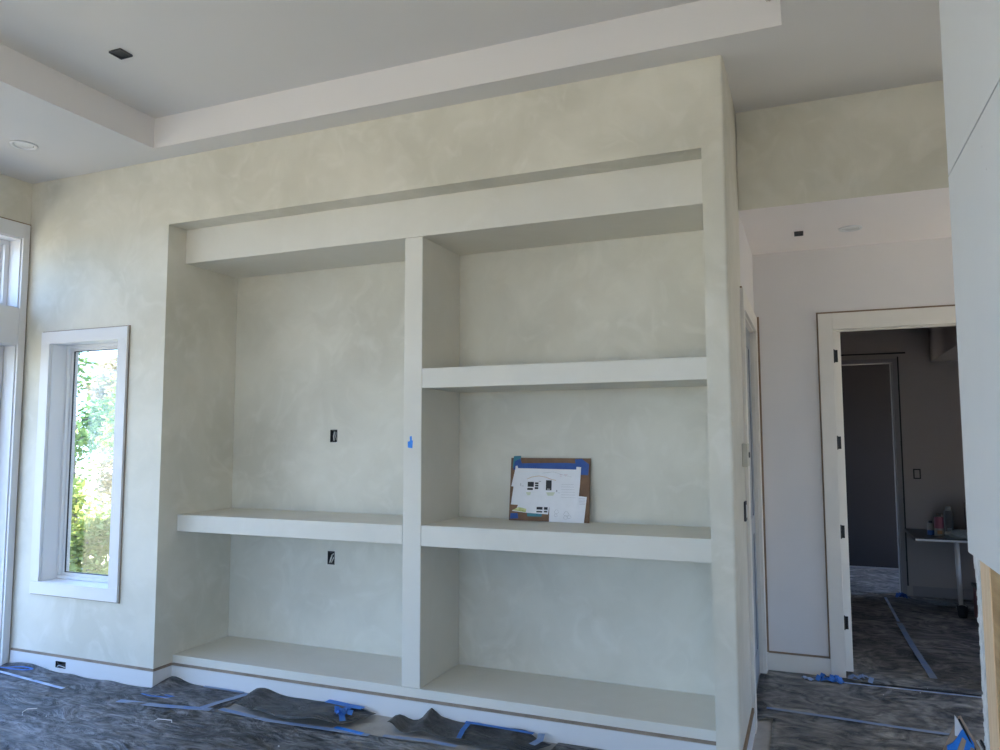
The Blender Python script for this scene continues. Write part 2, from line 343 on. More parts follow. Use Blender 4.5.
# ---- window beside the shelving
def frame_y(mb, x0, x1, z0, z1, wd, y0, y1):
    mb.box(x0, x1, y0, y1, z1-wd, z1); mb.box(x0, x1, y0, y1, z0, z0+wd); mb.box(x0, x0+wd, y0, y1, z0+wd, z1-wd); mb.box(x1-wd, x1, y0, y1, z0+wd, z1-wd); return mb
def frame_x(mb, y0, y1, z0, z1, wd, x0, x1, bot=True):
    mb.box(x0, x1, y0, y1, z1-wd, z1)
    if bot: mb.box(x0, x1, y0, y1, z0, z0+wd)
    zz = z0+wd if bot else z0
    mb.box(x0, x1, y0, y0+wd, zz, z1-wd); mb.box(x0, x1, y1-wd, y1, zz, z1-wd); return mb
o = struct(frame_y(MB(), WX0-.09, WX1+.09, WZ0-.085, WZ1+.083, .091, -.022, -.0005).build('window_1', 'white', bevel=.003), 'narrow white framed window looking out on trees, beside the shelving', 'window')
frame_y(MB(), WX0, WX1, WZ0, WZ1, .008, -.0004, .135).build('jamb_liner', 'white', o)
frame_y(MB(), WX0+.008, WX1-.008, WZ0+.008, WZ1-.008, .022, .115, .14).build('stop', 'white', o, bevel=.003)
frame_y(MB(), WX0+.004, WX1-.004, WZ0+.004, WZ1-.004, .045, .1405, .19).build('sash', 'white', o, bevel=.004)
frame_y(MB(), WX0+.049, WX1-.049, WZ0+.049, WZ1-.049, .006, .150, .158).build('glazing_gasket', 'black', o)
B(WX0+.05, WX1-.05, .158, .164, WZ0+.05, WZ1-.05).build('pane', 'glass', o)
frame_y(MB(), WX0-.097, WX1+.097, WZ0-.092, WZ1+.090, .007, -.006, -.0004).build('reveal_strip', 'brown_pale', o)

# ---- glazed doors and transom in the left wall
YA, YZ = -3.72, -.065
mb = MB(); mb.box(XL+.0005, XL+.022, YZ, .0-.012, 0, 3.32); mb.box(XL+.0005, XL+.022, YA-.11, YZ, 3.205, 3.32); mb.box(XL+.0005, XL+.022, YA-.11, YA, 0, 3.205)
mb.box(XL+.0005, XL+.020, YA, YZ, 2.385, 2.665)
o = struct(mb.build('window_2', 'white', bevel=.003), 'tall white framed glazed doors with transom at the edge of the picture', 'window')
mb = MB(); mb.box(XL+.0005, XL+.012, -.012, -.003, 0, 3.33); mb.box(XL+.0005, XL+.012, YA-.11, -.012, 3.3205, 3.33); mb.build('reveal_strip', 'brown', o)
mb = frame_x(MB(), YA, YZ, 2.665, 3.205, .008, XL-.12, XL); mb.build('transom_liner', 'white', o)
frame_x(MB(), YA, YZ, 0, 2.385, .008, XL-.12, XL, False).build('door_liner', 'white', o)
frame_x(MB(), YA+.01, YZ-.008, 2.673, 3.197, .035, XL-.15, XL-.12).build('transom_stop', 'white', o, bevel=.003)
for i in range(3):
    y0 = YA+.01+i*(YZ-YA-.018)/3; y1 = y0+(YZ-YA-.018)/3
    fr = frame_x(MB(), y0, y1, 2.673, 3.197, .055, XL-.19, XL-.151).build('transom_frame', 'white', o, bevel=.003)
    B(XL-.175, XL-.169, y0+.05, y1-.05, 2.72, 3.15).build('pane', 'glass', fr)
    fr = frame_x(MB(), y0, y1, .0, 2.377, .085, XL-.19, XL-.125).build('door_frame', 'white', o, bevel=.004)
    B(XL-.165, XL-.159, y0+.08, y1-.08, .08, 2.30).build('pane', 'glass', fr)
# ---- unseen windows, added to bring daylight into the room and hall
for nm, (x0, x1) in (('added_window_3', (-4.5, -1.8)), ('added_window_4', (-1.0, 1.7))):
    o = struct(frame_y(MB(), x0, x1, .3, 2.8, .05, YB-.18, YB-.1).build(nm, 'white'))
    xm = (x0+x1)/2; B(xm-.03, xm+.03, YB-.18, YB-.1, .35, 2.75).build('mullion', 'white', o); B(x0+.05, x1-.05, YB-.15, YB-.144, .35, 2.75).build('pane', 'glass', o)
o = struct(frame_x(MB(), -6.7, -4.5, .5, 2.8, .05, XL-.18, XL-.1).build('added_window_5', 'white')); B(XL-.15, XL-.144, -6.65, -4.55, .55, 2.75).build('pane', 'glass', o)
o = struct(frame_x(MB(), .96, 1.92, .2, 2.3, .05, XRR+.1, XRR+.18).build('added_window_6', 'white')); B(XRR+.144, XRR+.15, 1.01, 1.87, .25, 2.25).build('pane', 'glass', o)
o = struct(frame_x(MB(), -6.6, -3.2, .3, 2.2, .05, XRR+.1, XRR+.18).build('added_window_7', 'white')); B(XRR+.144, XRR+.15, -6.55, -3.25, .35, 2.15).build('pane', 'glass', o)

# ---- hall doorway: casing, jamb, hinges
DX0, DX1, DZ = .531, 1.447, 2.444
mb = MB(); mb.box(DX0-.092, DX0+.003, DB-.022, DB-.0005, 0, DZ+.115); mb.box(DX1-.003, DX1+.107, DB-.022, DB-.0005, 0, DZ+.115); mb.box(DX0+.003, DX1-.003, DB-.022, DB-.0005, DZ-.003, DZ+.115)
o = struct(mb.build('door_1', 'cream', bevel=.002), 'cream cased doorway from the hall into a dim room', 'door')
mb = MB(); mb.box(DX0-.103, DX0-.0925, DB-.012, DB-.0004, .0, DZ+.127); mb.box(DX0-.0925, DX1+.118, DB-.012, DB-.0004, DZ+.1155, DZ+.127); mb.build('reveal_strip', 'brown', o)
mb = MB(); mb.box(DX0-.0165, DX0+.0, DB, DB+.15, 0, DZ); mb.box(DX1, DX1+.0165, DB, DB+.15, 0, DZ); mb.box(DX0-.0165, DX1+.0165, DB, DB+.15, DZ, DZ+.0175); mb.build('jamb', 'cream', o)
mb = MB(); mb.box(DX0+.001, DX1-.013, DB+.03, DB+.07, DZ-.012, DZ-.0005); mb.box(DX1-.0125, DX1-.0005, DB+.03, DB+.07, 0, DZ-.0005); mb.build('door_stop', 'cream', o)
lf = B(DX0+.004, DX0+.055, DB+.10, DB+.98, .022, DZ-.004).build('door_leaf', 'cream', o, bevel=.002)
for z in (2.26, 1.63, .995, .358):
    h = MB(); h.box(DX0+.0006, DX0+.034, DB+.0965, DB+.0998, z-.045, z+.045); h.tube([(DX0+.0075, DB+.092, z-.050), (DX0+.0075, DB+.092, z+.050)], .0065, 8); hg = h.build('hinge', 'hinge', o, bevel=.0012)
    sc_ = MB()
    for dz in (-.03, 0, .03): sc_.tube([(DX0+.024, DB+.0967, z+dz), (DX0+.024, DB+.0958, z+dz)], .003, 8)
    sc_.build('screw', 'hinge', hg)

# ---- closet door in the hall side wall
mb = MB(); mb.box(.0005, .02, .70, .812, 0, 2.556); mb.box(.0005, .02, 1.848, 1.960, 0, 2.556); mb.box(.0005, .02, .812, 1.848, 2.445, 2.556)
o = struct(mb.build('door_2', 'cream', bevel=.002), 'narrow cased closet door in the hall side wall, seen edge on', 'door')
mb = MB(); mb.box(.0006, .012, .6995, 1.96, 2.5565, 2.566); mb.build('reveal_strip', 'brown', o)
B(.0205, .034, DB-.010, DB-.0005, .13, 2.566).build('reveal_strip', 'brown', o)
mb = MB(); mb.box(XC, -.0005, .8105, .825, 0, 2.435); mb.box(XC, -.0005, 1.835, 1.8495, 0, 2.435); mb.box(XC, -.0005, .8105, 1.8495, 2.435, 2.4495); mb.build('jamb', 'cream', o)
mb = MB(); mb.box(-.075, -.035, .827, 1.833, .01, 2.433); s = mb.build('door_leaf', 'glass_grey', o)
mb = MB()
for (a, b, c, d) in ((.827, .93, .01, 2.433), (1.73, 1.833, .01, 2.433), (.93, 1.73, 2.30, 2.433), (.93, 1.73, .01, .2), (.93, 1.73, 1.0, 1.12)): mb.box(-.0349, -.027, a, b, c, d)
mb.build('stile', 'glass_grey', s)
# dim doorway casing further on
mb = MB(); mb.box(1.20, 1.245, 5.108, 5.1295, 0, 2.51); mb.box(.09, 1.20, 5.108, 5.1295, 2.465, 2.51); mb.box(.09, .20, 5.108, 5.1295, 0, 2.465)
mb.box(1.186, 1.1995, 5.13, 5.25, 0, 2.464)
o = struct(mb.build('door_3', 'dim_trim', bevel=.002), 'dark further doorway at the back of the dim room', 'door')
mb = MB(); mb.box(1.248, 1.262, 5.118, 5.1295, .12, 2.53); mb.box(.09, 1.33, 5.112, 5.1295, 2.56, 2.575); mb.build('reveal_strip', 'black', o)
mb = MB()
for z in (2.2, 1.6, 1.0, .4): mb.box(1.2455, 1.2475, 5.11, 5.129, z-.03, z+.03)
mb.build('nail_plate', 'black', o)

# ================================================================ BUILT-IN SHELVING
bk = thing('built_in_bookcase', 'plastered built-in shelving unit with two bays and thick floating shelves', 'bookcase', ((XR+XC)/2, .45, 0))
e_ = .0008
B(XR+e_, XC-e_, D1, D2, ZH, ZR+.2).build('header', 'plaster_trim', bk, bevel=.004)
mb = MB(); wall_y(mb, D2+e_, D2+.06, (XR+e_, XC-e_), (.1, 3.0), [(-2.884, -2.824, 1.640, 1.733), (-2.889, -2.829, .765, .860)])
mb.build('back_panel', 'plaster_nook', bk)
B(XD1, XD2, D1, D2, .181+e_, ZH-e_).build('divider', 'plaster_trim', bk, bevel=.006)
B(XR+e_, XD1-e_, D1+.001, D2, 1.022, 1.139).build('shelf', 'plaster_trim', bk, bevel=.005)
B(XD2+e_, XC-e_, D1+.001, D2, 1.018, 1.143).build('shelf', 'plaster_trim', bk, bevel=.005)
B(XD2+e_, XC-e_, D1+.001, D2, 1.975, 2.098).build('shelf', 'plaster_trim', bk, bevel=.005)
B(XR+e_, XC-e_, D1, D2, .05, .181).build('base', 'plaster_trim', bk, bevel=.005)

# ---------------------------------------------------------------- outlets and small fittings
def outlet(name, x0, x1, z0, z1, label, style):
    t = thing(name, label, 'electrical box', ((x0+x1)/2, D2, z0)); a = .004
    mb = MB(); y0, y1 = D2-.001, D2+.058
    x0 += .0007; x1 -= .0007; z0 += .0007; z1 -= .0007
    mb.box(x0, x0+a, y0, y1, z0, z1); mb.box(x1-a, x1, y0, y1, z0, z1); mb.box(x0+a, x1-a, y0, y1, z0, z0+a); mb.box(x0+a, x1-a, y0, y1, z1-a, z1); mb.box(x0+a, x1-a, y1-a, y1, z0+a, z1-a)
    mb.build('box', 'black', t)
    xm = (x0+x1)/2; zm = (z0+z1)/2
    if style:
        MB().tube([(x0+.012, D2+.01, z0+.012), (xm-.004, D2+.004, zm-.006), (xm+.006, D2+.004, zm+.02), (x1-.012, D2+.012, z1-.016)], .005, 6).build('wire', 'wire', t, smooth=True)
        MB().tube([(x0+.024, D2+.012, z0+.010), (xm+.010, D2+.004, zm-.014), (x1-.012, D2+.012, zm+.006)], .004, 6).build('wire', 'wire', t, smooth=True)
    else:
        MB().tube([(xm-.004, D2+.012, z0+.012), (xm-.003, D2+.006, zm), (xm+.001, D2+.012, z1-.014)], .0055, 6).build('wire', 'wire', t, smooth=True)
        MB().tube([(xm+.014, D2+.016, z0+.014), (xm+.011, D2+.010, zm), (xm+.014, D2+.016, z1-.016)], .003, 6).build('wire', 'wire', t, smooth=True)
    MB().box(x0+.02, x1-.02, D2-.0015, D2+.006, z1-.012, z1-.004).build('screw_tab', 'grey_dark', t)
    mb = MB(); mb.box(x0+.02, x1-.02, D2-.0015, D2+.006, z0+.004, z0+.012); mb.build('screw_tab', 'grey_dark', t)
    return t
outlet('outlet_box', -2.884, -2.824, 1.640, 1.733, 'open black electrical box with bare wires, above the floating shelf', 0)
outlet('outlet_box', -2.889, -2.829, .765, .860, 'open black electrical box with a slanting white wire, under the floating shelf', 1)
t = thing('outlet_box', 'small open electrical box cut into the white baseboard below the window', 'electrical box', (-4.64, -.014, .041))
mb = MB(); mb.box(-4.691, -4.688, -.013, .04, .042, .087); mb.box(-4.591, -4.588, -.013, .04, .042, .087); mb.box(-4.688, -4.591, -.013, .04, .042, .045); mb.box(-4.688, -4.591, -.013, .04, .084, .087); mb.box(-4.688, -4.591, .036, .04, .045, .084); mb.build('box', 'black', t)
MB().tube([(-4.684, -.006, .082), (-4.665, -.010, .066), (-4.640, -.008, .062), (-4.60, -.006, .070)], .0035, 6).build('wire', 'grey_dark', t)
MB().tube([(-4.684, -.006, .047), (-4.66, -.010, .058), (-4.60, -.006, .048)], .0025, 6).build('wire', 'wire', t)
# plaster-coloured plate and strike on the hall side wall
t = thing('switch_plate', 'small beige taped-over switch plate on the column side facing the hall', 'switch', (.02, .60, 1.5))
B(.0005, .030, .52, .66, 1.505, 1.635).build('cover', 'beige_plate', t, bevel=.004); B(.0302, .036, .60, .64, 1.555, 1.585).build('toggle', 'grey_dark', t)
t = thing('outlet_box', 'thin dark box edge on the column side below the beige plate', 'electrical box', (.0, .60, 1.2))
B(.0006, .012, .54, .62, 1.20, 1.31).build('box', 'grey_dark', t, bevel=.002); B(.0121, .014, .56, .60, 1.22, 1.29).build('face', 'drywall', t)
t = thing('switch_box', 'dark double switch box on the wall of the dim room above the worktop', 'switch', (1.387, 5.13, 1.23))
frame_y(MB(), 1.352, 1.422, 1.23, 1.335, .012, 5.122, 5.1295).build('rim', 'black', t); B(1.364, 1.41, 5.126, 5.1292, 1.242, 1.323).build('inside', 'dim_wall', t)
# recessed ceiling lights and ceiling boxes
def can(x, y, z, r, label):
    t = thing('recessed_ceiling_light', label, 'ceiling light', (x, y, z), 'round recessed ceiling lights')
    MB().lathe((x, y, z), [(r*.72, -.001), (r*.78, -.010), (r*.97, -.008), (r, -.001)], 28).build('trim_ring', 'white', t, smooth=True)
    MB().lathe((x, y, z), [(.002, -.006), (r*.60, -.0055), (r*.715, -.0015)], 24).build('lens', 'lens', t, smooth=True)
can(-4.508, -.567, ZC, .085, 'round white recessed light in the low ceiling near the window corner')
can(.650, 1.442, ZHH, .073, 'round white recessed light in the hall ceiling')
t = thing('ceiling_box', 'small dark rectangular box opening in the raised tray ceiling', 'electrical box', (-3.215, -.92, ZT), 'small ceiling boxes')
mb = MB(); 
for (a, b, c, d) in ((-3.26, -3.17, -.965, -.957), (-3.26, -3.17, -.888, -.88), (-3.26, -3.252, -.957, -.888), (-3.178, -3.17, -.957, -.888)): mb.box(a, b, c, d, ZT-.012, ZT-.0005)
mb.build('rim', 'grey_dark', t); B(-3.252, -3.178, -.957, -.888, ZT-.006, ZT-.0005).build('inside', 'black', t)
t = thing('ceiling_box', 'small black square box opening in the hall ceiling', 'electrical box', (.335, 1.44, ZHH), 'small ceiling boxes')
mb = MB()
for (a, b, c, d) in ((.305, .362, 1.395, 1.401), (.305, .362, 1.479, 1.485), (.305, .310, 1.401, 1.479), (.357, .362, 1.401, 1.479)): mb.box(a, b, c, d, ZHH-.010, ZHH-.0005)
mb.box(.332, .335, 1.401, 1.479, ZHH-.008, ZHH-.0005); mb.build('rim', 'grey_dark', t); B(.310, .357, 1.401, 1.479, ZHH-.004, ZHH-.0004).build('inside', 'black', t)
# bent wire stub at the tray face
t = thing('wire_coil', 'small coil of cable poking from the tray ceiling edge', 'cable', (.25, TY1-.03, 3.80))
MB().tube([(.245+.018*math.cos(a), TY1-.012-.004*k, 3.805+.035*math.sin(a)) for k, a in enumerate([i*.6 for i in range(18)][:12])], .005, 6).build('cable', 'beige_plate', t, smooth=True)
B(.225, .232, TY1-.03, TY1-.007, 3.80, ZT).build('clip', 'beige_plate', t)
# bit of blue tape stuck on the divider
o = MB().prism([(-1.934, D1-.0012, 1.612), (-1.902, D1-.0012, 1.608), (-1.899, D1-.0012, 1.655), (-1.906, D1-.0012, 1.657), (-1.907, D1-.0012, 1.683), (-1.921, D1-.0012, 1.680), (-1.920, D1-.0012, 1.652), (-1.935, D1-.0012, 1.648)], (0, .0008, 0)).build('masking_tape', 'tape_bright')
tag(o, 'small scrap of bright blue tape stuck on the plaster divider', 'tape')

# ================================================================ CARDBOARD WITH DRAWINGS (leans on the back of the bay)
W_, H_ = .530, .400
pb = thing('pinned_drawing_board', 'brown cardboard panel with taped house drawings leaning in the middle bay', 'board', (-1.452, .627, 1.1436))
lean = math.atan2(.052, H_)
pb.rotation_euler = (-lean, 0, 0); pb.rotation_euler[2] = .02
bpy.context.view_layer.update()
def U(x): return (x-85)/665*W_
def V(y): return (645-y)/535*H_
def bp_(pts, name, m, depth, parent=pb, th=.0007):
    """polygon in photo-crop units on the board, depth = distance in front of the board"""
    mb = MB(); mb.prism([(U(x), -depth, V(y)) for x, y in pts], (0, th, 0)); me = mb.build(name, m); me.parent = parent; return me
o = MB().box(0, W_, 0, .006, 0, H_).build('cardboard', 'cardboard'); o.parent = pb
def q(x0, x1, y0, y1): return [(x0, y1), (x1, y1), (x1, y0), (x0, y0)]
bp_([(120, 245), (735, 250), (735, 160), (560, 150), (400, 152), (130, 158)], 'tape_strip', 'tape_deep', .0015)
bp_([(100, 200), (165, 170), (170, 92), (108, 96)], 'tape_patch', 'teal', .0024)
bp_([(108, 215), (190, 190), (165, 118), (118, 140)], 'tape_patch', 'tape_deep', .0034)
bp_([(640, 240), (735, 245), (740, 160), (680, 115), (625, 120)], 'tape_patch', 'tape_deep', .0024)
bp_([(95, 632), (165, 628), (158, 582), (98, 585)], 'tape_patch', 'tape_deep', .0012)
bp_([(240, 608), (360, 606), (366, 576), (238, 578)], 'tape_patch', 'teal', .0012)
bp_([(95, 357), (130, 360), (150, 200), (128, 185)], 'drawing_sheet', 'sheet', .0022)
s3 = bp_([(108, 566), (235, 578), (415, 586), (425, 500), (165, 495), (150, 540)], 'drawing_sheet', 'sheet', .0020)
for p in (q(318, 368, 526, 548), q(380, 410, 526, 548), q(318, 366, 560, 572), q(380, 408, 558, 570)): bp_(p, 'printed_window', 'ink', .0030, s3)
bp_([(112, 560), (228, 574), (232, 545), (165, 532)], 'printed_garden', 'ink_green', .0030, s3)
s2 = bp_([(425, 645), (575, 648), (708, 654), (728, 432), (655, 425), (425, 470)], 'drawing_sheet', 'sheet', .0042)
for k in range(5): bp_(q(665+k, 716, 445+k*12, 447+k*12), 'printed_line', 'ink_faint', .0052, s2)
for (x, y, r) in ((485, 560, 16), (565, 575, 20), (590, 600, 14), (480, 590, 12), (560, 605, 16)):
    mb = MB(); pts = [(U(x+r*math.cos(a)*(1+.3*math.sin(3*a))), -.0052, V(y+r*math.sin(a))) for a in [i*math.pi/7 for i in range(15)]]; mb.tube(pts, .0009, 4); o = mb.build('pencil_sketch', 'ink_faint'); o.parent = s2
s1 = bp_([(100, 512), (380, 522), (640, 530), (658, 505), (672, 330), (678, 185), (640, 183), (638, 206), (150, 200), (143, 178), (128, 182), (120, 330)], 'drawing_sheet', 'sheet', .0065)
dk = .0075
for p in (q(238, 290, 316, 358), q(236, 283, 368, 385), q(300, 329, 320, 334), q(301, 329, 340, 354), q(299, 328, 360, 376), q(392, 439, 300, 384)): bp_(p, 'printed_window', 'ink', dk, s1)
bp_(q(402, 428, 371, 379), 'printed_sill', 'ink_faint', dk+.001, s1)
mb = MB(); mb.tube([(U(x), -dk, V(y)) for x, y in ((232, 292), (270, 275), (330, 264), (390, 274), (430, 290), (475, 300))], .0018, 5); o = mb.build('printed_roofline', 'ink_tan'); o.parent = s1
mb = MB(); mb.tube([(U(x), -dk, V(y)) for x, y in ((360, 240), (450, 228), (520, 250), (600, 268))], .0009, 4); o = mb.build('printed_roofline', 'ink_faint'); o.parent = s1
for p in (q(505, 530, 250, 253), q(508, 520, 262, 265), q(540, 570, 248, 251), q(548, 560, 260, 263)): bp_(p, 'printed_note', 'ink_pink', dk, s1)
for p in ([(225, 405), (268, 402), (262, 428), (240, 432)], [(395, 402), (470, 400), (455, 428), (410, 430)]): bp_(p, 'printed_shrub', 'ink_pale_green', dk, s1)
for p in (q(176, 181, 330, 352), q(186, 205, 350, 354), q(478, 488, 380, 398), q(492, 512, 402, 405), q(330, 350, 308, 314)): bp_(p, 'printed_mark', 'ink_faint', dk, s1)
for k in range(6): bp_(q(520, 620+4*k, 330+k*22, 331.5+k*22), 'printed_line', 'ink_faint', dk, s1)

# ================================================================ FLOOR COVERING
def sheet(name, poly, m, label, z=.003, amp=.004, step=.06, lift=None, cat='floor paper', freq=2.5, group=None):
    """wavy sheet of floor paper filling a convex-ish polygon"""
    xs = [p[0] for p in poly]; ys = [p[1] for p in poly]
    bm = bmesh.new(); vs = [bm.verts.new((x, y, 0)) for x, y in poly]; bm.faces.new(vs)
    def cut(n, a, b):
        k = a+step
        while k < b:
            co = Vector((k, 0, 0)) if n == 0 else Vector((0, k, 0)); no = Vector((1, 0, 0)) if n == 0 else Vector((0, 1, 0))
            bmesh.ops.bisect_plane(bm, geom=bm.verts[:]+bm.edges[:]+bm.faces[:], plane_co=co, plane_no=no); k += step
    cut(0, min(xs), max(xs)); cut(1, min(ys), max(ys))
    for v in bm.verts:
        x, y = v.co.x, v.co.y
        h = z+amp*(.5+.5*noise.noise(Vector((x*freq, y*freq*1.7, z*50))))+amp*.5*max(0, noise.noise(Vector((x*7, y*9, 3))))
        if lift: h += lift(x, y)
        v.co.z = h
    bmesh.ops.recalc_face_normals(bm, faces=bm.faces)
    me = bpy.data.meshes.new(name); bm.to_mesh(me); bm.free(); me.materials.append(M[m]); me.polygons.foreach_set('use_smooth', [True]*len(me.polygons))
    o = bpy.data.objects.new(name, me); COL.objects.link(o); md = o.modifiers.new('thick', 'SOLIDIFY'); md.thickness = .0012; md.offset = 1
    return tag(o, label, cat, group)
def bumpf(cx, cy, rx, ry, h):
    return lambda x, y: h*math.exp(-((x-cx)/rx)**2-((y-cy)/ry)**2)
def many(*fs): return lambda x, y: sum(f(x, y) for f in fs)
sheet('floor_paper', [(XL+.02, YB+.02), (.80, YB+.02), (.80, -.35), (-.9, -.19), (-2.0, -.15), (-3.1, -.20), (-3.76, -.02), (-5.18, -.018)], 'paper',
      'wide dusty black floor paper sheet covering the main room floor', amp=.006, step=.05,
      lift=many(lambda x, y: .022*max(0, noise.noise(Vector(((x*.8+y*.6)*1.3, (y*.8-x*.6)*7, 2)))+.08), bumpf(-4.97, -.03, .22, .05, .035), bumpf(-4.2, -.5, .5, .05, .008), bumpf(-3.2, -.7, .8, .06, .010), bumpf(-4.4, -.9, .9, .07, .010)))
sheet('floor_paper', [(-3.76, -.10), (-3.07, -.20), (-3.05, .10), (-3.06, .145), (-3.755, .145)], 'paper', 'small black paper piece tucked in the corner where the shelving base begins', z=.007, amp=.004, step=.04,
      lift=many(bumpf(-3.73, .13, .10, .12, .035)))
def flap_lift(x, y):
    a = max(0, min(1, (y+.14)/.26)); edge = max(0, 1-abs(x+2.97)/.10)
    return .012+.030*math.exp(-((x+2.97)/.10)**2)*a+.020*math.exp(-((y+.14)/.06)**2)*(1 if -2.8 < x < -2.2 else .4)+.018*math.exp(-((x+2.35)/.12)**2)
sheet('floor_paper', [(-2.99, -.10), (-2.80, -.15), (-2.55, -.195), (-2.20, -.165), (-2.10, .10), (-2.32, .135), (-2.55, .150), (-3.03, .148)], 'paper_flap', 'lifted black paper flap along the shelving base with curling edges and torn tape', z=.010, amp=.008, step=.03, freq=6, lift=flap_lift)
def flap2(x, y):
    return .010+.055*math.exp(-((x+1.745)/.035)**2)*max(0, min(1, (y+.05)/.2))+.030*math.exp(-((x+1.91)/.05)**2)+.020*math.exp(-((y-.13)/.04)**2)+.012*math.sin(x*25)*.5
sheet('floor_paper', [(-1.93, -.06), (-1.80, -.08), (-1.70, -.05), (-1.45, -.09), (-1.10, -.10), (-.98, .05), (-1.15, .13), (-1.45, .138), (-1.70, .142), (-1.94, .05)], 'paper_flap', 'crumpled black paper flap with blue tape edge against the shelving base near the bay divider', z=.010, amp=.010, step=.025, freq=9, lift=flap2)
sheet('floor_paper', [(-1.00, -.30), (.06, -.30), (.06, -.03), (-.13, -.03), (-.14, .14), (-.97, .14)], 'paper', 'black paper strip at the foot of the shelving end by the column', z=.007, amp=.004, step=.05)
sheet('floor_paper', [(.10, -.30), (.10, .93), (-.022, .90), (-.022, 1.83), (.026, 1.843), (.026, 1.94), (2.2, 1.94), (2.2, -.30)], 'paper_hall', 'dusty black floor paper sheet across the hall floor', z=.006, amp=.006, step=.07, lift=many(bumpf(.09, .95, .05, .08, .01), bumpf(1.2, 1.75, .4, .05, .012)))
sheet('floor_paper', [(.55, 1.86), (1.44, 1.86), (1.44, 2.12), (2.4, 2.13), (2.4, 5.10), (-.3, 5.10), (-.3, 2.13), (.56, 2.12)], 'paper_hall', 'dusty black floor paper sheet inside the dim room beyond the doorway', z=.014, amp=.006, step=.12)
sheet('floor_paper', [(.21, 5.12), (1.18, 5.12), (1.18, 5.27), (2.0, 5.27), (2.0, 6.80), (-.8, 6.80), (-.8, 5.27), (.21, 5.27)], 'paper_hall', 'blue-lit floor paper in the furthest room past the dark doorway', z=.012, amp=.008, step=.12)  # lighter hall paper reused here to stand in for brighter light on this floor

def strip(pts, wd, m, label, z=.012, name='masking_tape', th=.0012, wob=.1, group='blue tape strips on the floor paper', lift=0):
    """flat tape strip following a polyline on the floor"""
    P = []
    for i in range(len(pts)-1):
        a = Vector(pts[i]).to_2d(); b = Vector(pts[i+1]).to_2d(); n = max(2, int((b-a).length/.05))
        for k in range(n+(i == len(pts)-2)): P.append(a+(b-a)*k/n)
    mb = MB(); n = len(P)
    for i, p in enumerate(P):
        t = (P[min(i+1, n-1)]-P[max(i-1, 0)]).normalized(); s_ = Vector((-t.y, t.x)); w_ = wd/2*(1+wob*noise.noise(Vector((p.x*9, p.y*9, 1))))
        h = z+.003*(.5+.5*noise.noise(Vector((p.x*6, p.y*6, 5))))+lift*math.sin(math.pi*i/(n-1))
        for s1_, hh in ((-1, h), (1, h), (1, h+th), (-1, h+th)): mb.v.append((p.x+s_.x*w_*s1_, p.y+s_.y*w_*s1_, hh))
    for i in range(n-1):
        a = i*4; b = a+4
        for j in range(4): mb.f.append((a+j, a+(j+1) % 4, b+(j+1) % 4, b+j)); mb.mi.append(0)
    mb.f += [(3, 2, 1, 0), tuple(4*(n-1)+j for j in range(4))]; mb.mi += [0, 0]
    return tag(mb.build(name, m), label, 'tape', group)
G1 = 'blue tape strips on the floor paper'
strip([(-5.16, -.15), (-4.75, -.20), (-4.30, -.25)], .026, 'tape_pale', 'long pale tape strip lying on the floor paper under the tall glazed doors')
ring = [(-4.93+.13*math.cos(a), -.115+.032*math.sin(a)) for a in [i*math.pi/10 for i in range(20)]]
strip([(-5.16, -.13)]+ring[10:]+ring[:11], .018, 'tape', 'loose loop of blue tape on the floor by the corner window', z=.022, group=None, lift=.02)
strip([(-3.76, -.285), (-3.45, -.255), (-3.10, -.185)], .045, 'tape_dusty', 'blue tape seam running from the wall corner across the floor paper')
strip([(-3.17, -.19), (-3.08, .12)], .046, 'tape_dusty', 'short blue tape strip running towards the shelving base', z=.014)
strip([(-3.45, .125), (-3.12, .125)], .022, 'tape_dusty', 'blue tape strip running along the foot of the shelving base in the corner', z=.016)
strip([(-3.05, -.16), (-2.65, -.205), (-2.25, -.185), (-1.98, -.175)], .034, 'tape_dusty', 'blue tape seam in front of the lifted paper flap', z=.014)
strip([(-3.72, -.14), (-3.62, -.165), (-3.50, -.155), (-3.47, -.12), (-3.56, -.10)], .014, 'tape', 'curl of thin blue tape near the outer wall corner', z=.016, lift=.008)
strip([(-1.90, -.15), (-1.62, -.12), (-1.46, -.13)], .03, 'tape_dusty', 'blue tape strip in front of the crumpled paper flap', z=.014)
strip([(-1.46, -.10), (-1.49, .02), (-1.50, .11)], .028, 'tape', 'blue tape running up across the crumpled paper flap', z=.046)
strip([(-1.52, .115), (-1.36, .11), (-1.10, .10)], .026, 'tape', 'blue tape along the back edge of the crumpled paper flap', z=.052)
strip([(-1.06, .12), (-1.04, .03), (-1.06, -.04)], .04, 'tape_dusty', 'crumpled tape end at the far corner of the crumpled paper flap', z=.050)
strip([(.055, 1.112), (.45, 1.085), (1.10, 1.042)], .034, 'tape_dusty', 'straight blue tape seam crossing the hall floor', z=.014)
strip([(1.085, 2.10), (1.05, 3.0), (1.035, 3.74)], .045, 'tape_dusty', 'blue tape seam running deep into the dim room', z=.024)
strip([(1.035, 3.80), (1.02, 4.90)], .025, 'tape_pale', 'thin pale tape seam at the back of the dim room floor', z=.024)
strip([(.47, 1.815), (1.32, 1.822)], .018, 'tape_pale', 'pale paper edge across the doorway threshold', z=.012)
strip([(.62, 1.842), (1.32, 1.848)], .016, 'black', 'dark gap line along the doorway threshold between floor paper sheets', z=.0135, group=None)
